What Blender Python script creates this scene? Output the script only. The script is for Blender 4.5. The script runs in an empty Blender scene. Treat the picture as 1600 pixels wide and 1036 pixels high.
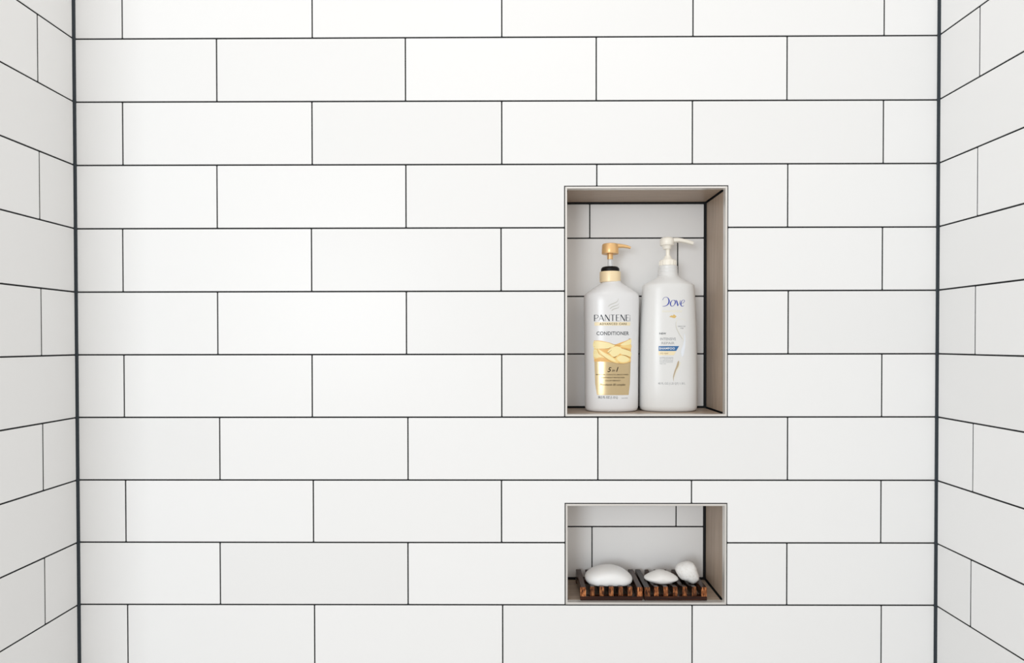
import bpy, bmesh, math, random
from mathutils import Matrix, Vector

random.seed(7)
S = bpy.context.scene
COL = S.collection
Z0 = 17 * 0.1016              # height of the reference course line above the shower floor

# ------------------------------------------------------------------ camera
def make_camera():
    yaw, pit, rol = 5.83606794e-03, -1.07409517e-02, 1.41054693e-03
    M = (Matrix.Rotation(yaw, 3, 'Z') @ Matrix.Rotation(pit, 3, 'X') @ Matrix.Rotation(rol, 3, 'Y'))
    right, fwd, up = M.col[0], M.col[1], M.col[2]
    cd = bpy.data.cameras.new('camera')
    cd.sensor_fit = 'HORIZONTAL'
    cd.sensor_width = 36.0
    cd.lens = 952.34 * 36.0 / 1600.0
    cd.shift_x = (800 - 795.96) / 1600.0
    cd.shift_y = (545.23 - 518) / 1600.0
    cd.clip_start = 0.02
    o = bpy.data.objects.new('camera', cd)
    COL.objects.link(o)
    R = Matrix((right, up, -fwd)).transposed().to_4x4()
    o.matrix_world = Matrix.Translation((0.01768, -0.98, Z0 - 0.5905)) @ R
    S.camera = o
make_camera()

# ------------------------------------------------------------------ light
W = bpy.data.worlds.new('room_light')
S.world = W
W.use_nodes = True
bgn = W.node_tree.nodes['Background']
bgn.inputs['Color'].default_value = (1.0, 0.968, 0.925, 1)
bgn.inputs['Strength'].default_value = 0.94

def area(name, loc, target, sx, sy, power, color):
    ld = bpy.data.lights.new(name, 'AREA')
    ld.shape = 'RECTANGLE'
    ld.size, ld.size_y, ld.energy, ld.color = sx, sy, power, color
    o = bpy.data.objects.new(name, ld)
    COL.objects.link(o)
    o.location = loc
    o.rotation_euler = (Vector(target) - Vector(loc)).to_track_quat('-Z', 'Y').to_euler()
    return o
# daylight from the bathroom window behind and to the left of the photographer
area('window_daylight', (-0.92, -2.6, Z0 - 0.40), (0.1, 0.0, Z0 - 0.5), 0.85, 0.8, 23.0, (0.885, 0.945, 1.0))
# ceiling fitting above the shower
area('ceiling_lamp', (0.08, -0.80, Z0 + 0.50), (0.0, 0.0, Z0 - 0.2), 0.40, 0.40, 1.2, (1.0, 0.985, 0.97))

vs = S.view_settings
vs.view_transform = 'Standard'
vs.look = 'None'
vs.gamma = 1.0
vs.exposure = 0.0
vs.use_curve_mapping = False

# ------------------------------------------------------------------ materials
def mat(name, color, rough=0.4, metal=0.0, spec=0.5, coat=0.0, trans=0.0, coat_rough=0.05):
    m = bpy.data.materials.new(name)
    m.use_nodes = True
    b = m.node_tree.nodes['Principled BSDF']
    b.inputs['Base Color'].default_value = (*color, 1)
    b.inputs['Roughness'].default_value = rough
    b.inputs['Metallic'].default_value = metal
    b.inputs['Specular IOR Level'].default_value = spec
    b.inputs['Coat Weight'].default_value = coat
    b.inputs['Coat Roughness'].default_value = coat_rough
    b.inputs['Transmission Weight'].default_value = trans
    return m

def nodes(m):
    nt = m.node_tree
    return nt, nt.nodes['Principled BSDF'], nt.nodes.new, nt.links.new

def ramp(nt, stops):
    r = nt.nodes.new('ShaderNodeValToRGB')
    el = r.color_ramp.elements
    while len(el) < len(stops):
        el.new(0.5)
    for e, (p, c) in zip(el, stops):
        e.position = p
        e.color = (*c, 1)
    return r

def noise_bump(m, scale, strength, dist, detail=2.0, stretch=None):
    nt, b, N, L = nodes(m)
    tc = N('ShaderNodeTexCoord')
    n = N('ShaderNodeTexNoise')
    n.inputs['Scale'].default_value = scale
    n.inputs['Detail'].default_value = detail
    src = tc.outputs['Object']
    if stretch:
        mp = N('ShaderNodeMapping')
        mp.inputs['Scale'].default_value = stretch
        L(src, mp.inputs['Vector'])
        src = mp.outputs['Vector']
    L(src, n.inputs['Vector'])
    bp = N('ShaderNodeBump')
    bp.inputs['Strength'].default_value = strength
    bp.inputs['Distance'].default_value = dist
    L(n.outputs['Fac'], bp.inputs['Height'])
    L(bp.outputs['Normal'], b.inputs['Normal'])
    return n

def tile_material():
    m = mat('glazed_white_tile', (0.86, 0.86, 0.855), 0.30, spec=0.12)
    nt, b, N, L = nodes(m)
    oi = N('ShaderNodeObjectInfo')
    r = ramp(nt, [(0.0, (0.845, 0.847, 0.845)), (0.5, (0.872, 0.875, 0.874)), (1.0, (0.888, 0.891, 0.891))])
    L(oi.outputs['Random'], r.inputs['Fac'])
    L(r.outputs['Color'], b.inputs['Base Color'])
    noise_bump(m, 9.0, 0.10, 0.002, 1.0)
    return m

def grout_material(name, c0, c1, rough):
    m = mat(name, c0, rough, spec=0.35)
    nt, b, N, L = nodes(m)
    n = noise_bump(m, 900.0, 0.4, 0.0004, 3.0)
    r = ramp(nt, [(0.3, c0), (0.7, c1)])
    L(n.outputs['Fac'], r.inputs['Fac'])
    L(r.outputs['Color'], b.inputs['Base Color'])
    return m

def panel_material(name, stretch):
    """taupe linear-grain porcelain: fine streaks along one axis"""
    m = mat(name, (0.3, 0.26, 0.22), 0.42, spec=0.4)
    nt, b, N, L = nodes(m)
    tc = N('ShaderNodeTexCoord')
    mp = N('ShaderNodeMapping')
    mp.inputs['Scale'].default_value = stretch
    L(tc.outputs['Object'], mp.inputs['Vector'])
    n = N('ShaderNodeTexNoise')
    n.inputs['Scale'].default_value = 1.0
    n.inputs['Detail'].default_value = 5.0
    n.inputs['Roughness'].default_value = 0.7
    L(mp.outputs['Vector'], n.inputs['Vector'])
    r = ramp(nt, [(0.25, (0.22, 0.16, 0.115)), (0.5, (0.42, 0.325, 0.25)), (0.62, (0.49, 0.39, 0.31)), (0.8, (0.60, 0.50, 0.41))])
    L(n.outputs['Fac'], r.inputs['Fac'])
    L(r.outputs['Color'], b.inputs['Base Color'])
    bp = N('ShaderNodeBump')
    bp.inputs['Strength'].default_value = 0.25
    bp.inputs['Distance'].default_value = 0.0006
    L(n.outputs['Fac'], bp.inputs['Height'])
    L(bp.outputs['Normal'], b.inputs['Normal'])
    return m

def wood_material(name, stops, stretch, rough=0.25):
    m = mat(name, stops[0][1], rough, spec=0.22, coat=0.12, coat_rough=0.08)
    nt, b, N, L = nodes(m)
    tc = N('ShaderNodeTexCoord')
    oi = N('ShaderNodeObjectInfo')
    ad = N('ShaderNodeVectorMath')
    ad.operation = 'ADD'
    L(tc.outputs['Object'], ad.inputs[0])
    L(oi.outputs['Random'], ad.inputs[1])
    mp = N('ShaderNodeMapping')
    mp.inputs['Scale'].default_value = stretch
    mp.inputs['Rotation'].default_value = (0, 0.5 if 'end' in name else 0.0, 0)
    L(ad.outputs['Vector'], mp.inputs['Vector'])
    n = N('ShaderNodeTexNoise')
    n.inputs['Scale'].default_value = 1.0
    n.inputs['Detail'].default_value = 4.0
    n.inputs['Roughness'].default_value = 0.65
    n.inputs['Distortion'].default_value = 0.6
    L(mp.outputs['Vector'], n.inputs['Vector'])
    r = ramp(nt, stops)
    L(n.outputs['Fac'], r.inputs['Fac'])
    mr = N('ShaderNodeMapRange')
    mr.inputs['To Min'].default_value = 0.45
    mr.inputs['To Max'].default_value = 1.35
    L(oi.outputs['Random'], mr.inputs['Value'])
    hs = N('ShaderNodeHueSaturation')
    L(mr.outputs['Result'], hs.inputs['Value'])
    L(r.outputs['Color'], hs.inputs['Color'])
    L(hs.outputs['Color'], b.inputs['Base Color'])
    bp = N('ShaderNodeBump')
    bp.inputs['Strength'].default_value = 0.3
    bp.inputs['Distance'].default_value = 0.0005
    L(n.outputs['Fac'], bp.inputs['Height'])
    L(bp.outputs['Normal'], b.inputs['Normal'])
    return m

M = {
    'tile': tile_material(),
    'grout': grout_material('charcoal_grout', (0.012, 0.013, 0.014), (0.022, 0.024, 0.026), 0.85),
    'caulk': grout_material('slate_caulk', (0.022, 0.030, 0.038), (0.030, 0.040, 0.050), 0.5),
    'panel_x': panel_material('taupe_panel_across', (9, 700, 700)),
    'panel_z': panel_material('taupe_panel_upright', (700, 700, 9)),
    'trim': mat('satin_nickel_trim', (0.80, 0.78, 0.75), 0.32, metal=0.55),
    'floor': mat('pale_shower_floor', (0.42, 0.41, 0.40), 0.4),
    'plastic_white': mat('white_bottle_plastic', (0.76, 0.76, 0.765), 0.26, spec=0.5),
    'plastic_pearl': mat('pearl_bottle_plastic', (0.75, 0.75, 0.74), 0.30, spec=0.5),
    'plastic_ivory': mat('ivory_pump_plastic', (0.92, 0.88, 0.79), 0.28, spec=0.5),
    'plastic_black': mat('black_pump_ring', (0.006, 0.005, 0.005), 0.45, spec=0.2),
    'plastic_clear': mat('clear_pump_stem', (0.93, 0.94, 0.95), 0.15, trans=0.45),
    'gold_pump': mat('gold_pump_plastic', (0.86, 0.54, 0.24), 0.33, metal=0.35),
    'gold_collar': mat('pale_gold_collar', (0.92, 0.74, 0.47), 0.38, metal=0.1),
    'ink_slate': mat('slate_ink', (0.035, 0.045, 0.06), 0.6, spec=0.2),
    'ink_grey': mat('grey_ink', (0.10, 0.11, 0.12), 0.6, spec=0.2),
    'ink_faint': mat('faint_grey_ink', (0.40, 0.41, 0.42), 0.6, spec=0.2),
    'ink_emblem': mat('silver_emblem_ink', (0.55, 0.55, 0.51), 0.3, metal=0.2),
    'ink_brown': mat('brown_ink', (0.03, 0.018, 0.008), 0.6, spec=0.2),
    'ink_blue': mat('royal_blue_ink', (0.03, 0.055, 0.36), 0.6, spec=0.2),
    'banner_blue': mat('banner_blue_ink', (0.03, 0.14, 0.34), 0.35),
    'ink_white': mat('white_ink', (0.85, 0.86, 0.88), 0.35),
    'ink_cream': mat('cream_ink', (0.80, 0.76, 0.62), 0.35),
    'gold_ink': mat('gold_ink', (0.72, 0.50, 0.18), 0.35, metal=0.3),
    'gold_pale': mat('pale_gold_ink', (0.86, 0.74, 0.50), 0.4, metal=0.05),
    'gold_foil': mat('gold_foil', (0.58, 0.46, 0.27), 0.24, metal=0.85),
    'gold_soft': mat('soft_gold_foil', (0.80, 0.68, 0.48), 0.4, metal=0.3),
    'tan_ink': mat('tan_ink', (0.50, 0.40, 0.26), 0.35, metal=0.3),
    'pearl_ink': mat('pearl_ink', (0.80, 0.84, 0.90), 0.2, metal=0.1),
    'hair_base': mat('hair_amber', (0.80, 0.46, 0.14), 0.4),
    'hair_mid': mat('hair_gold', (0.90, 0.66, 0.26), 0.4),
    'hair_light': mat('hair_pale_yellow', (0.93, 0.80, 0.42), 0.4),
    'hair_dark': mat('hair_brown', (0.30, 0.14, 0.03), 0.4),
    'soap': mat('white_soap', (0.86, 0.865, 0.86), 0.38, spec=0.45),
    'wood': wood_material('varnished_dark_wood', [(0.25, (0.006, 0.0025, 0.0015)), (0.5, (0.024, 0.009, 0.005)), (0.75, (0.08, 0.030, 0.014))], (260, 18, 260)),
    'wood_rail': wood_material('varnished_rail_wood', [(0.25, (0.010, 0.003, 0.002)), (0.5, (0.04, 0.010, 0.005)), (0.78, (0.14, 0.04, 0.014))], (18, 260, 260)),
    'wood_end': wood_material('lit_end_grain', [(0.36, (0.018, 0.006, 0.003)), (0.5, (0.20, 0.06, 0.018)), (0.64, (0.50, 0.20, 0.075))], (420, 40, 110)),  # lighter end grain, with window light on the front ends painted into its orange
}
pebble = mat('chalky_white_stone', (0.82, 0.815, 0.79), 0.7, spec=0.3)
_nt, _b, _N, _L = nodes(pebble)
_n = noise_bump(pebble, 260.0, 0.55, 0.0012, 4.0)
_r = ramp(_nt, [(0.26, (0.70, 0.67, 0.61)), (0.40, (0.83, 0.82, 0.80)), (0.7, (0.88, 0.88, 0.87))])
_L(_n.outputs['Fac'], _r.inputs['Fac'])
_L(_r.outputs['Color'], _b.inputs['Base Color'])
M['pebble'] = pebble
_sb = M['soap'].node_tree.nodes['Principled BSDF']
_sb.inputs['Subsurface Weight'].default_value = 0.35
_sb.inputs['Subsurface Radius'].default_value = (1.0, 0.9, 0.8)
_sb.inputs['Subsurface Scale'].default_value = 0.012
smooth_stone = mat('smooth_white_stone', (0.86, 0.85, 0.83), 0.5, spec=0.4)
noise_bump(smooth_stone, 120.0, 0.2, 0.0008, 3.0)
M['lens'] = smooth_stone

# ------------------------------------------------------------------ mesh helpers
def link(name, me, material, parent=None, loc=(0, 0, 0), smooth=False):
    if material is not None and not me.materials:
        me.materials.append(material)
    if smooth:
        me.polygons.foreach_set('use_smooth', [True] * len(me.polygons))
    o = bpy.data.objects.new(name, me)
    COL.objects.link(o)
    o.location = loc
    if parent:
        o.parent = parent
    return o

def mesh(name, verts, faces):
    me = bpy.data.meshes.new(name)
    me.from_pydata([tuple(v) for v in verts], [], faces)
    bm = bmesh.new()
    bm.from_mesh(me)
    bmesh.ops.recalc_face_normals(bm, faces=bm.faces)
    bm.to_mesh(me)
    bm.free()
    return me

def tag(o, label, cat, group=None, kind=None):
    o['label'] = label
    o['category'] = cat
    if group:
        o['group'] = group
    if kind:
        o['kind'] = kind
    return o

def empty(name, loc):
    o = bpy.data.objects.new(name, None)
    o.empty_display_size = 0.02
    COL.objects.link(o)
    o.location = loc
    return o

def box_mesh(name, x0, x1, y0, y1, z0, z1, bevel=0.0):
    bm = bmesh.new()
    bmesh.ops.create_cube(bm, size=1.0)
    for v in bm.verts:
        v.co = Vector(((x0 + x1) / 2 + v.co.x * (x1 - x0), (y0 + y1) / 2 + v.co.y * (y1 - y0), (z0 + z1) / 2 + v.co.z * (z1 - z0)))
    if bevel:
        bmesh.ops.bevel(bm, geom=list(bm.edges), offset=bevel, segments=1, affect='EDGES')
    me = bpy.data.meshes.new(name)
    bm.to_mesh(me)
    bm.free()
    return me

def inset_poly(p, offs):
    """move every edge i (p[i]->p[i+1], counter-clockwise) inwards by offs[i]"""
    n = len(p)
    lines = []
    for i in range(n):
        a, b = Vector(p[i]), Vector(p[(i + 1) % n])
        d = (b - a).normalized()
        nn = Vector((-d.y, d.x))
        lines.append((a + nn * offs[i], d))
    out = []
    for i in range(n):
        (a, d), (c, e) = lines[i - 1], lines[i]
        den = d.x * e.y - d.y * e.x
        if abs(den) < 1e-9:
            out.append(tuple(c))
            continue
        t = ((c.x - a.x) * e.y - (c.y - a.y) * e.x) / den
        out.append(tuple(a + d * t))
    return out

def round_corners(p, r):
    n = len(p)
    out = []
    for i in range(n):
        a, b, c = Vector(p[i - 1]), Vector(p[i]), Vector(p[(i + 1) % n])
        d1, d2 = (b - a).normalized(), (c - b).normalized()
        if d1.x * d2.y - d1.y * d2.x < 0:           # re-entrant corner stays sharp
            out.append(tuple(b))
            continue
        p0, p2 = b - d1 * r, b + d2 * r
        out.append(tuple(p0))
        out.append(tuple((p0 + p2) * 0.5 * 0.42 + b * 0.58))
        out.append(tuple(p2))
    return out

def tile_mesh(poly, offs, to3, thick=0.006, radius=0.0012, bev=0.0005):
    """glazed tile: rounded outline, eased front arris. to3(u, v, depth) -> xyz, depth positive into the wall"""
    p = inset_poly(poly, offs)
    cu = sum(a for a, b in p) / len(p)
    cv = sum(b for a, b in p) / len(p)
    edge = round_corners(p, radius)
    n = len(edge)
    front = inset_poly(edge, [bev] * n)
    base = Vector(to3(cu, cv, 0))
    V = [Vector(to3(u, v, 0)) - base for u, v in front]
    V += [Vector(to3(u, v, bev * 0.8)) - base for u, v in edge]
    V += [Vector(to3(u, v, thick)) - base for u, v in edge]
    F = [list(range(n))]
    for k in range(2):
        for i in range(n):
            j = (i + 1) % n
            F.append([k * n + i, k * n + j, (k + 1) * n + j, (k + 1) * n + i])
    return mesh('tile', V, F), base

# ------------------------------------------------------------------ the tiled alcove
XL, XR = -0.6868, 0.6970
PITCH, COURSE = 0.3048, 0.1016
TOP, BOTTOM = -1, 17
FRONT = -0.384
JOINTS = {   # tile joints of each course in mm, keyed by half-tile index
    0: {-4: -608.9, -2: -303.4, 0: 0.5, 2: 305.9, 4: 610.1},
    1: {-3: -457.4, -1: -154.0, 1: 151.5, 3: 455.9},
    2: {-4: -609.6, -2: -304.4, 0: 0.2, 2: 305.2, 4: 609.6},
    3: {-3: -458.0, -1: -153.8, 3: 457.6},
    4: {-4: -611.0, -2: -306.2, 0: -1.2, 4: 609.1},
    5: {-3: -458.3, -1: -153.7, 3: 459.1},
    6: {-4: -610.6, -2: -306.2, 0: -0.4, 4: 609.1},
    7: {-3: -456.2, -1: -151.8, 1: 154.2, 3: 458.7},
    8: {-4: -609.6, -2: -305.2, 0: -1.1, 4: 608.8},
    9: {-3: -456.8, -1: -152.4, 3: 458.3},
    10: {-4: -607.9, -2: -304.2, 0: 0.5, 2: 306.2, 4: 610.2}}
COURSES = {1: (-102.4, -102.5), 2: (-203.2, -204.7), 3: (-304.7, -305.7), 4: (-406.5, -406.9), 5: (-508.5, -508.0),
           6: (-609.7, -609.7), 7: (-710.9, -711.0), 8: (-812.2, -813.0), 9: (-913.3, -914.1), 10: (-1014.6, -1014.6)}

def course_z(r, x):
    l, q = COURSES.get(r, (-r * 101.6, -r * 101.6))
    t = (x - XL) / (XR - XL)
    return Z0 + (l + (q - l) * t) * 0.001

JH, JV, JC = 0.00120, 0.00105, 0.0024       # half joints: bed, upright, corner
NICHES = [dict(x0=0.1000, x1=0.3628, z0=Z0 - 0.7112, z1=Z0 - 0.3396),
          dict(x0=0.1006, x1=0.3626, z0=Z0 - 1.0152, z1=Z0 - 0.8494)]
DEPTH = 0.098

def back3(u, v, d):
    return (u, d, v)

# wall_back: grout bed with the two niche openings
def slab_back():
    xs = sorted({XL - 0.015, XR + 0.015} | {n[k] for n in NICHES for k in ('x0', 'x1')})
    zs = sorted({0.0, course_z(TOP, 0)} | {n[k] for n in NICHES for k in ('z0', 'z1')})
    bm = bmesh.new()
    vt = {(i, j): bm.verts.new((x, 0.0009, z)) for i, x in enumerate(xs) for j, z in enumerate(zs)}
    fs = []
    for i in range(len(xs) - 1):
        for j in range(len(zs) - 1):
            cx, cz = (xs[i] + xs[i + 1]) / 2, (zs[j] + zs[j + 1]) / 2
            if any(n['x0'] < cx < n['x1'] and n['z0'] < cz < n['z1'] for n in NICHES):
                continue
            fs.append(bm.faces.new([vt[i, j], vt[i + 1, j], vt[i + 1, j + 1], vt[i, j + 1]]))
    for v in [v for v in bm.verts if not v.link_faces]:
        bm.verts.remove(v)
    ex = bmesh.ops.extrude_face_region(bm, geom=fs)
    bmesh.ops.translate(bm, verts=[g for g in ex['geom'] if isinstance(g, bmesh.types.BMVert)], vec=(0, 0.13, 0))
    bmesh.ops.recalc_face_normals(bm, faces=bm.faces)
    me = bpy.data.meshes.new('wall_back')
    bm.to_mesh(me)
    bm.free()
    return me

wall_back = tag(link('wall_back', slab_back(), M['grout']), 'back shower wall of long white tiles with two recessed niches', 'wall', kind='structure')

def add_tile(parent, poly, offs, to3, mt='tile', tilt=0.0012, **kw):
    me, base = tile_mesh(poly, offs, to3, **kw)
    o = link('tile', me, M[mt], parent, base)
    o.rotation_euler = (random.uniform(-tilt, tilt), 0, random.uniform(-tilt, tilt))
    return o

for r in range(TOP, BOTTOM):
    known = JOINTS.get(r, {})
    ks = range(-4, 5, 2) if r % 2 == 0 else range(-3, 4, 2)
    xs = [XL] + [known.get(k, k * 152.4) * 0.001 for k in ks] + [XR]
    for i in range(len(xs) - 1):
        a, b = xs[i], xs[i + 1]
        la, lb = (JC if i == 0 else JV), (JC if i == len(xs) - 2 else JV)
        zt = lambda x: course_z(r, x)
        zb = lambda x: course_z(r + 1, x)
        hit = [n for n in NICHES if n['x0'] < b and n['x1'] > a and n['z0'] < zt(a) - 0.01 and n['z1'] > zb(a) + 0.01]
        if not hit:
            add_tile(wall_back, [(a, zb(a)), (b, zb(b)), (b, zt(b)), (a, zt(a))], [JH, lb, JH, la], back3)
            continue
        n = hit[0]
        x0, x1, ztop = n['x0'], n['x1'], n['z1']
        G = 0.0                                   # the niche outline is already the far side of its joint
        if ztop >= zt(a) - 0.01:                  # niche runs the whole height of this course
            if a < x0 - 0.004:
                add_tile(wall_back, [(a, zb(a)), (x0, zb(x0)), (x0, zt(x0)), (a, zt(a))], [JH, G, JH, la], back3)
            if b > x1 + 0.004:
                add_tile(wall_back, [(x1, zb(x1)), (b, zb(b)), (b, zt(b)), (x1, zt(x1))], [JH, lb, JH, G], back3)
        elif a < x0 and b < x1:                   # notch cut from the lower right corner
            add_tile(wall_back, [(a, zb(a)), (x0, zb(x0)), (x0, ztop), (b, ztop), (b, zt(b)), (a, zt(a))], [JH, G, G, lb, JH, la], back3)
        elif a > x0 and b > x1:                   # notch cut from the lower left corner
            add_tile(wall_back, [(a, ztop), (x1, ztop), (x1, zb(x1)), (b, zb(b)), (b, zt(b)), (a, zt(a))], [G, G, JH, lb, JH, la], back3)

def side_wall(name, X, sgn, label, ytop, ybot):
    """sgn +1: faces +x (left wall), -1: faces -x (right wall)"""
    xa, xb = sorted((X - sgn * 0.0009, X - sgn * 0.02))
    w = tag(link(name, box_mesh(name, xa, xb, FRONT, 0.0, 0.0, course_z(TOP, X)), M['grout']), label, 'wall', kind='structure')
    to3 = lambda u, v, d: (X - sgn * d, u, v)
    for r in range(TOP, BOTTOM):
        t = min(max((r + 0.5) / 10.0, 0), 1)
        first = ytop + (ybot - ytop) * t
        if r % 2 == 0:
            first -= PITCH / 2
        ys = [0.0]
        y = first
        while y > FRONT + 0.02:
            ys.append(y)
            y -= PITCH
        ys.append(FRONT)
        zt, zb = course_z(r, X), course_z(r + 1, X)
        for i in range(len(ys) - 1):
            b, a = ys[i], ys[i + 1]
            add_tile(w, [(a, zb), (b, zb), (b, zt), (a, zt)], [JH, 0.0036 if i == 0 else JV, JH, JV], to3)
    return w
side_wall('wall_left', XL, 1, 'shower side wall of long white tiles, the one farther from the niches', -0.0755, -0.0705)
side_wall('wall_right', XR, -1, 'shower side wall of long white tiles, the one nearer the niches', -0.0865, -0.0735)

# dark silicone beads in the two inside corners
for X, s in ((XL, 1), (XR, -1)):
    prof = [(X - s * 0.001, 0.001), (X - s * 0.001, -0.0042), (X + s * 0.0002, -0.0042), (X + s * 0.0009, -0.0016), (X + s * 0.0018, -0.0006), (X + s * 0.0029, -0.0001), (X + s * 0.0029, 0.001)]
    n = len(prof)
    V = [(x, y, z) for z in (0.0, course_z(TOP, 0)) for x, y in prof]
    F = [list(range(n)), list(range(n, 2 * n))] + [[i, (i + 1) % n, n + (i + 1) % n, n + i] for i in range(n)]
    link('caulk_bead', mesh('caulk_bead', V, F), M['caulk'], wall_back)

fl = tag(link('floor', box_mesh('floor', -2.6, 2.2, -4.2, 0.02, -0.05, -0.0005), M['floor']), 'pale grey floor below the tiled walls', 'floor', kind='structure')

# ------------------------------------------------------------------ niches
GAP, TRIM = 0.0016, 0.0032
def niche(n, label, back):
    x0, x1, z0, z1 = n['x0'], n['x1'], n['z0'], n['z1']
    # grout-coloured lining, an open box
    t = 0.0010
    bm = bmesh.new()
    def bx(a, b, c, d, e, f):
        g = bmesh.ops.create_cube(bm, size=1.0)
        for v in g['verts']:
            v.co = Vector(((a + b) / 2 + v.co.x * (b - a), (c + d) / 2 + v.co.y * (d - c), (e + f) / 2 + v.co.z * (f - e)))
    yb = DEPTH + 0.010
    bx(x0, x0 + t, 0.0009, yb, z0, z1)
    bx(x1 - t, x1, 0.0009, yb, z0, z1)
    bx(x0 + t, x1 - t, 0.0009, yb, z0, z0 + t)
    bx(x0 + t, x1 - t, 0.0009, yb, z1 - t, z1)
    bx(x0 + t, x1 - t, DEPTH + 0.0010, yb, z0 + t, z1 - t)
    # the bed of the trim joint
    for a, b, e, f in ((x0 + t, x0 + GAP + 0.001, z0 + t, z1 - t), (x1 - GAP - 0.001, x1 - t, z0 + t, z1 - t),
                       (x0 + GAP, x1 - GAP, z0 + t, z0 + GAP + 0.001), (x0 + GAP, x1 - GAP, z1 - GAP - 0.001, z1 - t)):
        bx(a, b, 0.0009, 0.006, e, f)
    me = bpy.data.meshes.new('wall_niche')
    bm.to_mesh(me)
    bm.free()
    root = tag(link('wall_niche', me, M['grout']), label, 'niche', kind='structure')
    # metal edge trim, four mitred bars
    a0, a1, b0, b1 = x0 + GAP, x1 - GAP, z0 + GAP, z1 - GAP
    i0, i1, j0, j1 = a0 + TRIM, a1 - TRIM, b0 + TRIM, b1 - TRIM
    quads = [[(a0, b0), (a1, b0), (i1, j0), (i0, j0)], [(a1, b0), (a1, b1), (i1, j1), (i1, j0)],
             [(a1, b1), (a0, b1), (i0, j1), (i1, j1)], [(a0, b1), (a0, b0), (i0, j0), (i0, j1)]]
    for q in quads:
        q2 = inset_poly(q, [0.0004, 0.00008, 0.0004, 0.00008])
        V = [(x, -0.0008, z) for x, z in q2] + [(x, -0.0003, z) for x, z in q] + [(x, 0.0100, z) for x, z in q]
        F = [[0, 1, 2, 3], [8, 9, 10, 11]] + [[k * 4 + i, k * 4 + (i + 1) % 4, k * 4 + 4 + (i + 1) % 4, k * 4 + 4 + i] for k in (0, 1) for i in range(4)]
        link('edge_trim', mesh('edge_trim', V, F), M['trim'], root)
    # taupe panels lining the four sides
    p0, p1 = 0.0108, DEPTH - 0.0030
    c = 0.0022
    s = 0.0002
    link('side_panel', box_mesh('side_panel', x0 + t, i0 - s, p0, p1, j0 + c, j1 - c, 0.0003), M['panel_z'], root)
    link('side_panel', box_mesh('side_panel', i1 + s, x1 - t, p0, p1, j0 + c, j1 - c, 0.0003), M['panel_z'], root)
    link('shelf_panel', box_mesh('shelf_panel', i0 + c, i1 - c, p0, p1, z0 + t, j0 - s, 0.0003), M['panel_x'], root)
    link('ceiling_panel', box_mesh('ceiling_panel', i0 + c, i1 - c, p0, p1, j1 + s, z1 - t, 0.0003), M['panel_x'], root)
    # white tiles on the back of the niche
    e = 0.0030
    lo, hi = i0 + 0.0008, i1 - 0.0008
    to3 = lambda u, v, d: (u, DEPTH + d, v)
    zs = [j1] + back['rows'] + [j0]
    for k in range(len(zs) - 1):
        zt, zb = zs[k], zs[k + 1]
        xs = [lo] + back['cuts'][k] + [hi]
        for i in range(len(xs) - 1):
            add_tile(root, [(xs[i], zb), (xs[i + 1], zb), (xs[i + 1], zt), (xs[i], zt)],
                     [e if k == len(zs) - 2 else JH, e if i == len(xs) - 2 else JV, e if k == 0 else JH, e if i == 0 else JV],
                     to3, thick=0.003)
    return dict(floor=j0 - s, x0=i0, x1=i1, root=root)

upper = niche(NICHES[0], 'tall wall niche lined in taupe panels holding the two pump bottles',
              dict(rows=[Z0 - 0.4069, Z0 - 0.5095, Z0 - 0.6112], cuts=[[0.1534], [0.3084], [0.1540], [0.3080]]))
lower = niche(NICHES[1], 'low wide wall niche lined in taupe panels holding the soap dishes',
              dict(rows=[Z0 - 0.9174], cuts=[[0.3063], [0.1574]]))

# ------------------------------------------------------------------ lofts
def sup(a, b, n, k):
    c, s = math.cos(k), math.sin(k)
    return (a * math.copysign(abs(c) ** (2 / n), c), b * math.copysign(abs(s) ** (2 / n), s))

def loft_z(name, rings, seg=48, cx=0.0, cap=True):
    """rings: (z, half width, half depth, exponent) in mm"""
    V, F = [], []
    for z, a, b, n in rings:
        for i in range(seg):
            x, y = sup(a, b, n, 2 * math.pi * i / seg)
            V.append(((x + cx) * 0.001, y * 0.001, z * 0.001))
    for r in range(len(rings) - 1):
        for i in range(seg):
            j = (i + 1) % seg
            F.append([r * seg + i, r * seg + j, (r + 1) * seg + j, (r + 1) * seg + i])
    if cap:
        F.append(list(range(seg))[::-1])
        F.append([(len(rings) - 1) * seg + i for i in range(seg)])
    return mesh(name, V, F)

def lathe(name, prof, cx=0.0, seg=36):
    return loft_z(name, [(z, r, r, 2.0) for r, z in prof], seg, cx)

def smooth_by_angle(o, deg=35):
    me = o.data
    me.polygons.foreach_set('use_smooth', [True] * len(me.polygons))
    bm = bmesh.new()
    bm.from_mesh(me)
    lim = math.radians(deg)
    for e in bm.edges:
        e.smooth = not (len(e.link_faces) == 2 and e.calc_face_angle(0) > lim)
    bm.to_mesh(me)
    bm.free()
    return o

def tube(name, path, secs, seg=14, n=3.0):
    """sweep superellipse sections (half width in y, half height) along a path in the xz plane, all mm"""
    V, F = [], []
    for k, (x, z) in enumerate(path):
        a = Vector(path[max(k - 1, 0)])
        b = Vector(path[min(k + 1, len(path) - 1)])
        d = (b - a).normalized()
        up = Vector((-d.y, d.x))
        w, h = secs[k]
        for i in range(seg):
            p, q = sup(w, h, n, 2 * math.pi * i / seg)
            V.append(((x + up.x * q) * 0.001, p * 0.001, (z + up.y * q) * 0.001))
    for r in range(len(path) - 1):
        for i in range(seg):
            j = (i + 1) % seg
            F.append([r * seg + i, r * seg + j, (r + 1) * seg + j, (r + 1) * seg + i])
    F.append(list(range(seg)))
    F.append([(len(path) - 1) * seg + i for i in range(seg)])
    return mesh(name, V, F)

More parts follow.
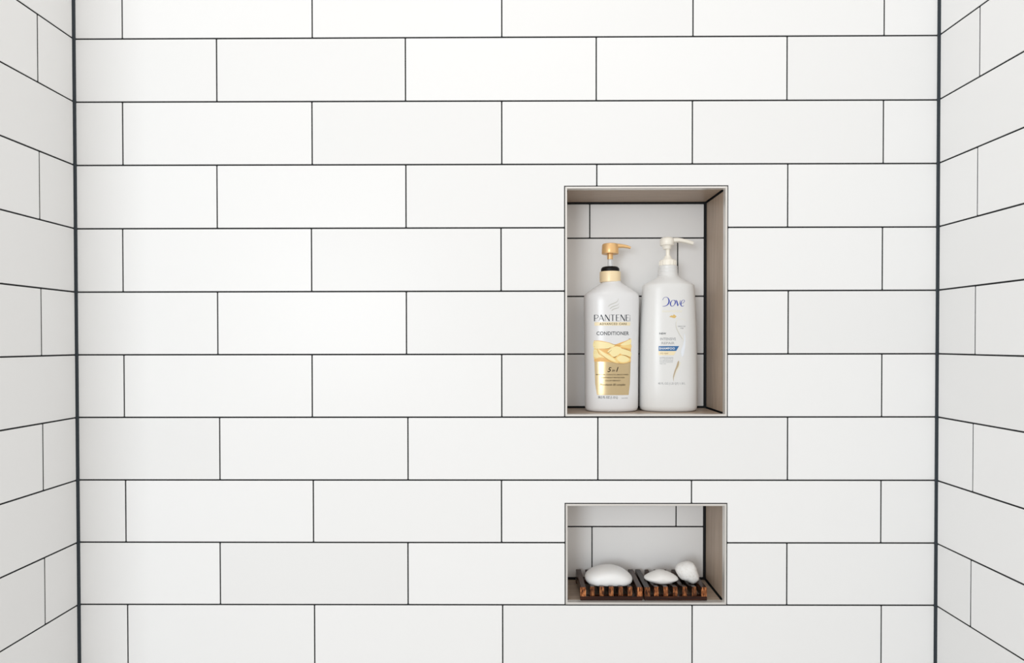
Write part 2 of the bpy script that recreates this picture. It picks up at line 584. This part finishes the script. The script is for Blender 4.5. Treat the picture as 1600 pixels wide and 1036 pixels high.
# ------------------------------------------------------------------ flat print that follows a bottle's front
def section_at(rings, z):
    for (z0, a0, b0, n0), (z1, a1, b1, n1) in zip(rings, rings[1:]):
        if z0 <= z <= z1 and z1 > z0:
            t = (z - z0) / (z1 - z0)
            return a0 + (a1 - a0) * t, b0 + (b1 - b0) * t, n0 + (n1 - n0) * t
    return rings[-1][1:]

def front_y(rings, x, z):
    a, b, n = section_at(rings, z)
    q = min(abs(x) / a, 0.999)
    return -b * (1 - q ** n) ** (1 / n)

def print_on(body, rings, name, bm, material, lift=0.12, maxlen=3.5):
    """bm: faces in x,z (mm) on the bottle front; conform them to the bottle"""
    bmesh.ops.triangulate(bm, faces=bm.faces[:])
    for _ in range(5):
        es = [e for e in bm.edges if e.calc_length() > maxlen]
        if not es or len(bm.faces) > 6000:
            break
        bmesh.ops.subdivide_edges(bm, edges=es, cuts=1)
        bmesh.ops.triangulate(bm, faces=[f for f in bm.faces if len(f.verts) > 3])
    for v in bm.verts:
        x, z = v.co.x, v.co.y
        v.co = Vector((x * 0.001, (front_y(rings, x, z) - lift) * 0.001, z * 0.001))
    bmesh.ops.recalc_face_normals(bm, faces=bm.faces)
    if sum(f.normal.y * f.calc_area() for f in bm.faces) > 0:
        bmesh.ops.reverse_faces(bm, faces=bm.faces[:])
    me = bpy.data.meshes.new(name)
    bm.to_mesh(me)
    bm.free()
    return link(name, me, material, body, smooth=True)

def bm_polys(polys):
    bm = bmesh.new()
    for p in polys:
        bm.faces.new([bm.verts.new((x, z, 0)) for x, z in p])
    return bm

def catmull(p, sub=6, closed=False):
    out = []
    n = len(p)
    rng = range(n if closed else n - 1)
    for i in rng:
        if closed:
            q = [p[(i + k) % n] for k in (-1, 0, 1, 2)]
        else:
            q = [p[max(i - 1, 0)], p[i], p[i + 1], p[min(i + 2, n - 1)]]
        for s in range(sub):
            t = s / sub
            out.append(tuple(0.5 * (2 * q[1][k] + (q[2][k] - q[0][k]) * t + (2 * q[0][k] - 5 * q[1][k] + 4 * q[2][k] - q[3][k]) * t * t
                                    + (3 * q[1][k] - q[0][k] - 3 * q[2][k] + q[3][k]) * t ** 3) for k in range(len(p[0]))))
    if not closed:
        out.append(tuple(p[-1]))
    return out

def ribbon(pts):
    """pts (x, z, width) -> list of quads"""
    L, R = [], []
    for i, (x, z, w) in enumerate(pts):
        a, b = pts[max(i - 1, 0)], pts[min(i + 1, len(pts) - 1)]
        d = Vector((b[0] - a[0], b[1] - a[1]))
        d = d.normalized() if d.length > 1e-9 else Vector((1, 0))
        L.append((x - d.y * w / 2, z + d.x * w / 2))
        R.append((x + d.y * w / 2, z - d.x * w / 2))
    return [[L[i], R[i], R[i + 1], L[i + 1]] for i in range(len(pts) - 1)]

DG = None
def text_bm(body, x0, x1, z0, z1, shear=0.0, spacing=1.0, bold=0.018):
    cu = bpy.data.curves.new('lettering', 'FONT')
    cu.body = body
    cu.size = 1.0
    cu.shear = shear
    cu.space_character = spacing
    cu.resolution_u = 3
    cu.offset = bold
    o = bpy.data.objects.new('lettering', cu)
    COL.objects.link(o)
    dg = bpy.context.evaluated_depsgraph_get()
    me = bpy.data.meshes.new_from_object(o.evaluated_get(dg))
    bpy.data.objects.remove(o)
    bpy.data.curves.remove(cu)
    xs = [v.co.x for v in me.vertices]
    ys = [v.co.y for v in me.vertices]
    ax, bx_, ay, by = min(xs), max(xs), min(ys), max(ys)
    for v in me.vertices:
        v.co.x = x0 + (v.co.x - ax) / (bx_ - ax) * (x1 - x0)
        v.co.y = z0 + (v.co.y - ay) / (by - ay) * (z1 - z0)
        v.co.z = 0
    bm = bmesh.new()
    bm.from_mesh(me)
    bpy.data.meshes.remove(me)
    return bm

# ------------------------------------------------------------------ conditioner bottle
def conditioner():
    root = tag(empty('pump_bottle', (0.1846, 0.056, upper['floor'])), 'white conditioner pump bottle with gold pump and yellow braid label', 'bottle')
    n = 2.35
    rings = [(0, 38.5, 23.5, n), (1.2, 41.6, 26.6, n), (3.2, 43.6, 28.6, n), (7, 44.6, 29.6, n), (30, 44.9, 30, n), (70, 45.0, 30, n), (120, 45.4, 30, n), (160, 46.0, 30, n),
             (186, 46.4, 30, n), (194, 46.3, 29.8, n), (198.4, 45.2, 29.0, n), (201.4, 42.6, 27.8, 2.3), (205.4, 36.8, 25.5, 2.25), (210, 30.5, 23, 2.15), (214, 24.0, 20, 2.05), (217.5, 18.6, 17.6, 2), (219.5, 16.6, 16.6, 2), (221, 16.2, 16.2, 2)]
    rings = [(z - (2.2 if z >= 186 else 0), a, b, e) for z, a, b, e in rings]
    body = link('body', loft_z('body', rings, 64), M['plastic_white'], root, smooth=True)
    smooth_by_angle(body, 50)
    px = -2.0
    smooth_by_angle(link('collar', lathe('collar', [(15.5, 219.6), (17.4, 220.2), (17.6, 222), (17.6, 236), (17.2, 237.6), (14, 238)], px), M['gold_collar'], root, (0, 0, -0.0022)))
    smooth_by_angle(link('lock_ring', lathe('lock_ring', [(14, 237.6), (15.4, 238), (15.4, 242.6), (14.2, 244.2), (12.9, 245.6), (11.6, 246), (5, 246)], px), M['plastic_black'], root, (0, 0, -0.0022)))
    smooth_by_angle(link('pump_stem', lathe('pump_stem', [(4.3, 244), (4.3, 262)], px), M['plastic_clear'], root, (0, 0, -0.0022)))
    head = link('pump_head', lathe('pump_head', [(4.2, 258.6), (4.9, 259), (4.9, 269.2), (5.2, 269.6), (12.6, 268.2), (13.9, 267.8), (14.2, 268.4), (14.1, 274), (13.7, 282), (12.9, 284.2), (11.4, 285), (0.5, 285.2)], px), M['gold_pump'], root, (0, 0, -0.0022))
    smooth_by_angle(head)
    path = [(px + 2, 281.0), (px + 10, 281.4), (px + 16, 281.6), (px + 22, 281.2), (px + 27, 280.4), (px + 31, 279.4), (px + 34.5, 278.0)]
    smooth_by_angle(link('spout', tube('spout', path, [(7.0, 4.2), (6.4, 4.0), (5.2, 3.4), (4.4, 2.9), (3.9, 2.6), (3.4, 2.3), (2.9, 1.9)]), M['gold_pump'], head))
    # print, in mm about the bottle axis; X / Z convert a reading on the drawing of the label
    s = 1.0606
    X = lambda u: (u - 958.4) * s
    Z = lambda v: (644.4 - v) * s
    P = lambda nm, bm, m, lift=0.12, ml=3.5: print_on(body, rings, nm, bm, M[m], lift, ml)
    # three-stroke emblem
    em = []
    for pts in ([(949, 479.5), (952.5, 476.6), (958, 474.4), (962, 472.4), (964.3, 469.8), (964.8, 466.8)], [(951.5, 483.5), (954.5, 480.6), (959.5, 478.6), (964, 476.9), (966, 474.2)], [(954.2, 486.3), (957, 483.8), (961, 482.6), (964.5, 481.4), (966.3, 479.2)]):
        q = catmull([(X(u), Z(v), 0) for u, v in pts], 5)
        k = len(q) - 1
        em += ribbon([(x, z, 0.35 + 1.1 * math.sin(math.pi * (i / k) ** 0.6)) for i, (x, z, _) in enumerate(q)])
    P('emblem', bm_polys(em), 'ink_emblem')
    # PANTENE in thick-and-thin capitals
    T, t = 1.45, 0.55
    glyph = {'P': [[(0.08, 0, T), (0.08, 1, T)], [(0.08, 0.98, t), (0.5, 0.97, t), (0.78, 0.86, 0.8), (0.8, 0.66, 0.9), (0.55, 0.46, t), (0.08, 0.43, t)]],
             'A': [[(0.0, 0, t), (0.42, 1, t)], [(0.40, 1, T), (0.92, 0, T)], [(0.18, 0.35, t), (0.66, 0.35, t)]],
             'N': [[(0.06, 0, t), (0.06, 1, t)], [(0.06, 1, T * 1.15), (0.88, 0, T * 1.15)], [(0.88, 0, t), (0.88, 1, t)]],
             'T': [[(0.45, 0, T), (0.45, 1, T)], [(0.0, 0.97, 0.55), (0.9, 0.97, 0.55)]],
             'E': [[(0.12, 0, T), (0.12, 1, T)], [(0.12, 0.97, 0.5), (0.82, 0.97, 0.5)], [(0.12, 0.5, 0.45), (0.7, 0.5, 0.45)], [(0.12, 0.04, 0.5), (0.85, 0.04, 0.5)]]}
    edges = [(928.0, 'P', 7.6), (935.0, 'A', 8.2), (944.2, 'N', 7.8), (952.8, 'T', 7.2), (961.0, 'E', 6.8), (968.2, 'N', 7.8), (976.7, 'E', 6.4)]
    pl = []
    zb, zt = Z(502.0), Z(492.0)
    for u, ch, w in edges:
        for st in glyph[ch]:
            q = [(X(u + a * w), zb + b * (zt - zb), wd) for a, b, wd in st]
            if len(q) > 3:
                q = catmull(q, 5)
            pl += ribbon(q)
    P('brand_lettering', bm_polys(pl), 'ink_slate')
    bm = text_bm('PRO-V', 0, 10.2, 0, 1.4)
    for v in bm.verts:
        v.co = Vector((X(984.2) - v.co.y, Z(502) + v.co.x, 0))
    P('side_lettering', bm, 'ink_grey')
    P('gold_strip', bm_polys([[(X(928.5), Z(509)), (X(984), Z(509)), (X(984), Z(503.6)), (X(928.5), Z(503.6))]]), 'gold_pale', 0.08)
    P('strip_lettering', text_bm('ADVANCED CARE', X(936), X(978.2), Z(507.9), Z(504.8), spacing=1.25), 'ink_brown', 0.16)
    P('product_lettering', text_bm('CONDITIONER', X(931.5), X(981.8), Z(524.0), Z(518.2), spacing=1.05), 'ink_grey')
    # braid picture: overlapping locks
    k = 17.27
    U = lambda p: [(X(922 + a / k), Z(510 + b / k)) for a, b in p]
    pic = P('label_picture', bm_polys([U([(100, 385), (200, 383), (300, 392), (500, 440), (600, 480), (650, 492), (700, 478), (800, 440), (950, 392), (1090, 330), (1092, 640), (1090, 960), (1000, 990), (860, 1008), (640, 985), (500, 960), (300, 955), (105, 955)])]), 'hair_base', 0.10)
    locks = [('hair_light', [(100, 405), (300, 415), (500, 455), (640, 505), (590, 560), (470, 595), (300, 600), (100, 592)]),
             ('hair_light', [(800, 490), (950, 410), (1090, 350), (1091, 470), (1000, 500), (860, 520)]),
             ('hair_mid', [(780, 540), (900, 520), (1090, 490), (1091, 600), (960, 585)]),
             ('hair_light', [(830, 605), (960, 640), (1090, 690), (1091, 820), (950, 780), (810, 750), (790, 680)]),
             ('hair_mid', [(100, 610), (185, 620), (210, 700), (280, 770), (380, 840), (250, 850), (100, 870)]),
             ('hair_light', [(105, 630), (170, 650), (220, 760), (290, 820), (105, 830)]),
             ('hair_light', [(450, 690), (520, 610), (650, 545), (780, 560), (840, 630), (780, 740), (650, 820), (570, 800), (500, 730)]),
             ('hair_mid', [(660, 860), (760, 780), (900, 775), (1030, 830), (1090, 910), (1000, 975), (860, 995), (730, 955)]),
             ('hair_light', [(700, 860), (780, 800), (890, 795), (1000, 850), (1040, 910), (960, 955), (850, 965), (750, 930)]),
             ('hair_mid', [(190, 600), (330, 680), (520, 780), (650, 870), (740, 990), (600, 965), (440, 890), (330, 810), (240, 730)]),
             ('hair_light', [(215, 625), (330, 700), (500, 795), (620, 880), (670, 945), (560, 915), (430, 850), (320, 770)])]
    for i, (m, p) in enumerate(locks):
        q = catmull(U(p), 4, closed=True)
        o = P('hair_lock', bm_polys([q]), m, 0.13 + 0.012 * i)
    for p, w in (([(500, 445), (600, 490), (690, 505), (790, 535)], 0.55), ([(380, 602), (470, 600), (540, 560)], 0.6), ([(840, 775), (960, 800), (1080, 870)], 0.9), ([(840, 600), (960, 625), (1085, 675)], 0.6),
                 ([(185, 600), (220, 720), (330, 800), (470, 905), (640, 985), (860, 1010), (1085, 968)], 0.5), ([(600, 835), (640, 835), (700, 800)], 1.2), ([(430, 720), (480, 705), (560, 640)], 0.6), ([(1035, 340), (1055, 345)], 1.4)):
        q = catmull([(X(922 + a / k), Z(510 + b / k), w) for a, b in p], 4)
        P('lock_shadow', bm_polys(ribbon([(x, z, w * (0.25 + 0.75 * math.sin(math.pi * min(max(i / (len(q) - 1), 0.05), 0.95)))) for i, (x, z, w) in enumerate(q)])), 'hair_dark', 0.29)
    P('foil_label', bm_polys([[(X(932.2), Z(617.3)), (X(981.5), Z(617.3)), (X(983.6), Z(600)), (X(984.8), Z(566)), (X(928.4), Z(565)), (X(929.6), Z(600))]]), 'gold_foil', 0.09, 3.0)
    P('claim_lettering', text_bm('5', X(948.0), X(954.2), Z(581.4), Z(573.8), 0.3), 'ink_brown', 0.16)
    P('claim_lettering', text_bm('in', X(954.8), X(959.6), Z(580.6), Z(577.0), 0.3), 'ink_brown', 0.16)
    P('claim_lettering', text_bm('1', X(961.4), X(965.2), Z(580.8), Z(573.6), 0.3), 'ink_brown', 0.16)
    P('small_lettering', text_bm('MOISTURE, STRENGTH, SMOOTHNESS', X(931), X(981), Z(586.6), Z(584.6)), 'ink_brown', 0.16)
    P('small_lettering', text_bm('LIGHTWEIGHT PROTECTION', X(938.5), X(974.5), Z(591.0), Z(589.0)), 'ink_brown', 0.16)
    P('small_lettering', text_bm('COLOR VIBRANCY', X(944.5), X(968.5), Z(595.6), Z(593.6)), 'ink_brown', 0.16)
    P('complex_lettering', text_bm('Pro-vitamin B5 complex', X(936.5), X(976.5), Z(603.4), Z(599.4), 0.3), 'ink_brown', 0.16)
    P('volume_lettering', text_bm('38.2 FL OZ (1.13 L)', X(933.8), X(964.0), Z(623.6), Z(619.0)), 'ink_grey')
    P('volume_lettering', text_bm('PANTENE', X(970), X(980), Z(623.0), Z(621.2)), 'ink_faint')
    return root
conditioner()

# ------------------------------------------------------------------ shampoo bottle
def shampoo():
    root = tag(empty('pump_bottle', (0.2814, 0.058, upper['floor'])), 'white shampoo pump bottle with ivory pump and blue script lettering', 'bottle')
    n = 2.3
    rings = [(0, 42.0, 25.5, n), (1.4, 45.2, 28.6, n), (4, 47.4, 30.6, n), (9, 48.3, 31.6, n), (45, 48.4, 32, n), (90, 48.0, 32, n), (143, 46.9, 31.4, n), (180, 45.2, 30.2, n), (205, 43.7, 29.2, n),
             (210.5, 43.3, 28.9, n), (212.6, 42.4, 28.3, n), (214.0, 40.6, 27.3, n), (216.5, 36.4, 25.4, 2.25), (220, 29.6, 22.6, 2.15), (223.4, 22.8, 19.8, 2.05), (226.5, 18.4, 17.9, 2), (228, 17.2, 17.2, 2), (229, 17.0, 17.0, 2)]
    body = link('body', loft_z('body', rings, 64), M['plastic_pearl'], root, smooth=True)
    smooth_by_angle(body, 50)
    px = -0.6
    smooth_by_angle(link('neck', lathe('neck', [(16.4, 228), (16.9, 228.6), (16.7, 233), (16.2, 234), (16.5, 235.2), (16.3, 239), (15.8, 240), (16.1, 241.2), (15.9, 244.6), (15.0, 245.6), (12, 245.8)], px), M['plastic_pearl'], root))
    smooth_by_angle(link('collar', lathe('collar', [(12.6, 245.4), (13.7, 246), (13.8, 253.6), (13.1, 255.2), (9.2, 255.6), (8.0, 257.0), (6.0, 259.6), (5.0, 262.6), (3.0, 263)], px), M['plastic_ivory'], root))
    for k in range(16):
        a = 2 * math.pi * k / 16
        me = box_mesh('grip_rib', -0.0007, 0.0007, -0.0007, 0.0007, 0.2466, 0.2532)
        o = link('grip_rib', me, M['plastic_ivory'], root, (px * 0.001 + 0.0139 * math.cos(a), 0.0139 * math.sin(a), 0))
        o.rotation_euler = (0, 0, a)
    # cross-ribbed stem
    st = link('pump_stem', lathe('pump_stem', [(2.6, 260), (2.6, 284)], px, 20), M['plastic_ivory'], root)
    smooth_by_angle(st)
    for a in (0, math.pi / 2):
        o = link('stem_rib', box_mesh('stem_rib', -0.0037, 0.0037, -0.0007, 0.0007, 0.2600, 0.2830), M['plastic_ivory'], st, (px * 0.001, 0, 0))
        o.rotation_euler = (0, 0, a + 0.5)
    hx = px - 1.4
    head = link('pump_head', lathe('pump_head', [(4.0, 274.5), (6.6, 275), (7.6, 279), (8.2, 280.6), (11.0, 281), (11.7, 282), (11.9, 288), (11.5, 291.4), (10.0, 293.6), (7.4, 294.6), (0.5, 295)], hx), M['plastic_ivory'], root, (0, 0, -0.0010))
    smooth_by_angle(head)
    path = [(hx + 2, 288.8), (hx + 10, 289.6), (hx + 17, 290.2), (hx + 24, 289.6), (hx + 31, 288.2), (hx + 38, 286.4), (hx + 44, 284.6)]
    smooth_by_angle(link('spout', tube('spout', path, [(6.6, 4.6), (6.2, 4.4), (5.6, 4.0), (5.0, 3.7), (4.6, 3.5), (4.2, 3.3), (3.8, 3.1)]), M['plastic_ivory'], head))
    s = 1.0564
    X = lambda u: (u - 1051.0) * s
    Z = lambda v: (644.8 - v) * s
    P = lambda nm, bm, m, lift=0.12, ml=3.5: print_on(body, rings, nm, bm, M[m], lift, ml)
    k = 14.8
    C = lambda pts: catmull([(X(1020 + a / k), Z(455 + b / k), w) for a, b, w in pts], 6)
    logo = []
    logo += ribbon(C([(232, 208, 0.7), (248, 168, 0.6), (285, 142, 0.5), (325, 145, 0.7), (358, 175, 1.4), (375, 230, 2.1), (362, 285, 1.9), (325, 328, 1.2), (280, 348, 0.8), (228, 354, 0.5)]))
    logo += ribbon(C([(500, 222, 1.0), (462, 212, 0.5), (425, 240, 1.2), (404, 290, 1.9), (416, 340, 1.3), (450, 352, 0.6), (490, 325, 0.9), (517, 275, 1.8), (515, 232, 1.5), (490, 212, 0.6)]))
    logo += ribbon(C([(532, 212, 0.9), (552, 240, 1.8), (566, 300, 1.9), (574, 348, 1.2)]))
    logo += ribbon(C([(570, 350, 0.7), (612, 285, 0.6), (640, 212, 0.7)]))
    logo += ribbon(C([(655, 290, 0.5), (700, 276, 0.6), (738, 238, 0.7), (732, 212, 0.6), (698, 210, 0.6), (662, 245, 1.2), (645, 300, 2.0), (660, 342, 1.4), (690, 353, 0.8), (722, 338, 0.4)]))
    P('brand_lettering', bm_polys(logo), 'ink_blue')
    P('faint_lettering', text_bm('nourishing', X(1035), X(1066), Z(489.5), Z(484.0), 0.1), 'ink_cream', 0.1)
    Q = lambda pts, sub=4: catmull([(X(1020 + a / k), Z(455 + b / k)) for a, b in pts], sub, closed=True)
    P('dove_emblem', bm_polys([Q([(378, 595), (430, 565), (460, 570), (480, 540), (505, 558), (540, 585), (520, 610), (500, 628), (465, 622), (430, 610)])]), 'gold_ink')
    # teardrop outline round the small claim
    P('teardrop_line', bm_polys(ribbon(C([(760, 690, 0.4), (720, 655, 0.4), (640, 640, 0.4), (570, 660, 0.4), (535, 720, 0.5), (535, 810, 0.6), (560, 890, 0.6), (600, 970, 0.6), (640, 1040, 0.6), (690, 1110, 0.5), (715, 1160, 0.5)]))), 'ink_cream')
    P('teardrop_shadow', bm_polys(ribbon(C([(528, 720, 0.35), (527, 810, 0.4), (550, 890, 0.4), (590, 970, 0.4), (630, 1040, 0.4), (680, 1110, 0.35)]))), 'ink_faint')
    P('claim_lettering', text_bm('DAMAGE CARE', X(1058.5), X(1071.0), Z(511.0), Z(509.2)), 'ink_faint')
    P('claim_lettering', text_bm('SYSTEM', X(1062.5), X(1067.5), Z(514.0), Z(512.4)), 'ink_faint')
    P('new_lettering', text_bm('NEW', X(1030.4), X(1040.4), Z(522.8), Z(520.0)), 'ink_slate')
    P('range_lettering', text_bm('INTENSIVE', X(1031.5), X(1055.5), Z(532.0), Z(527.8)), 'ink_faint')
    P('range_lettering', text_bm('REPAIR', X(1033.5), X(1053.5), Z(538.2), Z(534.6)), 'ink_faint')
    P('blue_banner', bm_polys([[(X(1029.2), Z(548.6)), (X(1056.0), Z(548.6)), (X(1060.6), Z(541.0)), (X(1029.2), Z(541.0))]]), 'banner_blue')
    P('banner_lettering', text_bm('SHAMPOO', X(1030.0), X(1053.8), Z(546.4), Z(543.0), spacing=1.08), 'ink_white', 0.2)
    P('gold_banner', bm_polys([[(X(1029.2), Z(555.2)), (X(1052.6), Z(555.2)), (X(1056.0), Z(549.0)), (X(1029.2), Z(549.0))]]), 'gold_pale')
    P('banner_lettering', text_bm('daily repair', X(1031), X(1044), Z(554.4), Z(550.6)), 'tan_ink', 0.2)
    for v, u1, tx in ((558.8, 1051.5, 'nourishes and restores'), (561.2, 1051.5, 'dry or damaged hair so'), (563.8, 1051, 'it is soft and smooth'), (566.3, 1051, 'and easy to manage for'), (568.8, 1040, 'daily use')):
        P('small_lettering', text_bm(tx, X(1030.6), X(u1), Z(v + 0.8), Z(v - 0.9)), 'ink_faint')
    # pearl drop and gold swoosh
    U = lambda pts: catmull([(X(u), Z(v)) for u, v in pts], 4, closed=True)
    P('pearl_swoosh', bm_polys([U([(1069.2, 521), (1071, 528), (1070.6, 540), (1068.6, 552), (1066, 558), (1063.6, 553), (1064.2, 546), (1067.4, 538), (1068.6, 530)])]), 'pearl_ink')
    P('gold_swoosh', bm_polys([U([(1060.6, 564.4), (1059.6, 572), (1055.6, 580), (1052.4, 590), (1052.0, 596), (1051.2, 589), (1053.4, 580), (1056.4, 572), (1058.4, 565.6)])]), 'tan_ink')
    P('cream_swoosh', bm_polys([U([(1063, 567), (1060.5, 575), (1056, 584), (1053.4, 592), (1055.5, 583), (1059.5, 574), (1061.6, 566.6)])]), 'ink_cream', 0.14)
    P('volume_lettering', text_bm('40 FL OZ (1.25 QT) 1.18 L', X(1028.4), X(1070.6), Z(602.0), Z(597.8)), 'ink_faint')
    return root
shampoo()

# ------------------------------------------------------------------ soap dishes
TOPH, RAIL, DIP = 0.0218, 0.0066, 0.0070
DY0, DY1 = 0.0070, 0.0870
def slat_mesh(w, dip, z0):
    """slat running front to back, top sagging by dip in the middle; end faces carry the end-grain material, its colour brightened as if lit"""
    N = 9
    L = DY1 - DY0 - (0.0054 if dip else 0.002)
    V = []
    c = 0.0007
    for i in range(N):
        t = i / (N - 1)
        y = t * L
        z = TOPH - dip * (math.sin(math.pi * min(max((t - 0.10) / 0.80, 0), 1)) ** 0.7 if dip else 0)
        V += [(-w / 2, y, z0), (w / 2, y, z0), (w / 2, y, z - c), (w / 2 - c, y, z), (-w / 2 + c, y, z), (-w / 2, y, z - c)]
    F = [[0, 1, 2, 3, 4, 5], [(N - 1) * 6 + i for i in range(6)]]
    for i in range(N - 1):
        for j in range(6):
            F.append([i * 6 + j, i * 6 + (j + 1) % 6, (i + 1) * 6 + (j + 1) % 6, (i + 1) * 6 + j])
    me = mesh('slat', V, F)
    me.materials.append(M['wood'])
    me.materials.append(M['wood_end'])
    for p in me.polygons:
        p.material_index = 1 if abs(p.normal.y) > 0.95 else 0
    return me

side_slat, inner_slat = slat_mesh(0.0090, 0.0, RAIL), slat_mesh(0.0072, DIP, RAIL)
def dish(x0, x1, label):
    root = tag(empty('soap_dish', ((x0 + x1) / 2, 0, lower['floor'])), label, 'soap dish', 'slatted soap dishes in the low niche')
    w = x1 - x0
    for y in (DY0, DY1 - 0.011):
        link('rail', box_mesh('rail', -w / 2, w / 2, y, y + 0.011, 0.0, RAIL, 0.0005), M['wood_rail'], root)
    for i in range(7):
        t = i / 6
        x = -w / 2 + 0.0045 + t * (w - 0.009)
        o = link('slat', side_slat if i in (0, 6) else inner_slat, None, root, (x, DY0 + (0.0010 if i in (0, 6) else 0.0032), 0))
        o.rotation_euler = (0, 0, random.uniform(-0.008, 0.008))
    return root
dish(0.1268, 0.2277, 'dark slatted wooden soap dish holding the large smooth soap bar')
dish(0.2309, 0.3322, 'dark slatted wooden soap dish holding the two small white pieces')

def blob(name, outline, depth, loc, material, label, cat, power=0.75, flat=0.0, rough=0.0, tilt=0.0, rings=14):
    """closed rounded body: an outline in x,z (mm) swelling to +-depth (mm) front and back"""
    pts = outline
    cx = sum(p[0] for p in pts) / len(pts)
    cz = sum(p[1] for p in pts) / len(pts)
    zb = min(p[1] for p in pts)
    n = len(pts)
    V, F = [], []
    for k in range(1, rings):
        ph = -math.pi / 2 + math.pi * k / rings
        c = math.cos(ph) ** power
        y = depth * math.sin(ph)
        for (x, z) in pts:
            zz = cz + (z - cz) * c
            zz = zz - flat * (zz - zb) * (1 - c) * (1 if z < cz else 0)
            px_, pz = cx + (x - cx) * c, zz
            if rough:
                f = math.sin(px_ * 0.9 + y * 0.7) * math.sin(pz * 0.8 - y * 0.5 + 1.3) * rough
                px_ += f * (x - cx) / 18
                pz += f * (z - cz) / 18
            V.append((px_ * 0.001, y * 0.001, pz * 0.001))
    R = rings - 1
    for k in range(R - 1):
        for i in range(n):
            j = (i + 1) % n
            F.append([k * n + i, k * n + j, (k + 1) * n + j, (k + 1) * n + i])
    a = len(V)
    V.append((cx * 0.001, -depth * 0.001, cz * 0.001))
    V.append((cx * 0.001, depth * 0.001, cz * 0.001))
    for i in range(n):
        j = (i + 1) % n
        F.append([a, i, j])
        F.append([a + 1, (R - 1) * n + j, (R - 1) * n + i])
    o = link(name, mesh(name, V, F), material, None, loc, smooth=True)
    o.rotation_euler = (tilt, 0, 0)
    return tag(o, label, cat)

base_z = lower['floor'] + TOPH - DIP
# bar of soap: flat-bottomed oval
ol = catmull([(-39.6, 9.5), (-37.6, 16), (-29, 22.5), (-15, 27.2), (0, 28.8), (14, 27.6), (27, 22.5), (37, 15), (39.8, 9), (37.5, 3.6), (31, 0.9), (15, 0.2), (0, 0.0), (-15, 0.2), (-30, 0.9), (-36.5, 3.8)], 3, closed=True)
blob('soap_bar', ol, 25.0, (0.1775, 0.041, base_z + 0.0002), M['soap'], 'large smooth white oval soap bar on the slatted dish', 'soap', power=0.52)
ol = catmull([(-28.4, 9.2), (-26, 12.2), (-14, 18.2), (-4, 21.4), (4, 21.2), (16, 17.4), (25, 12.4), (28.6, 8.6), (27.0, 6.6), (17, 2.4), (6, 0.4), (-4, 0.3), (-16, 2.6), (-26, 6.4)], 3, closed=True)
blob('soap_piece', ol, 17.0, (0.2660, 0.042, base_z + 0.0002), M['lens'], 'small white almond-shaped piece with pointed ends on the soap dish', 'soap', power=0.8)
kk = 13.81
sc = 1.045
ol = catmull([((a / kk - 72.0) * sc, (43.1 - b / kk) * sc) for a, b in ((742, 260), (785, 185), (880, 140), (1000, 108), (1120, 135), (1180, 215), (1220, 330), (1252, 450), (1222, 540), (1120, 597), (1050, 575), (975, 530), (860, 500), (800, 430), (748, 340))], 3, closed=True)
blob('pebble', ol, 14.5, (0.3098, 0.042, base_z + 0.0002), M['pebble'], 'rounded chalky white stone with a pitted surface on the soap dish', 'stone', power=0.7, rough=0.3)
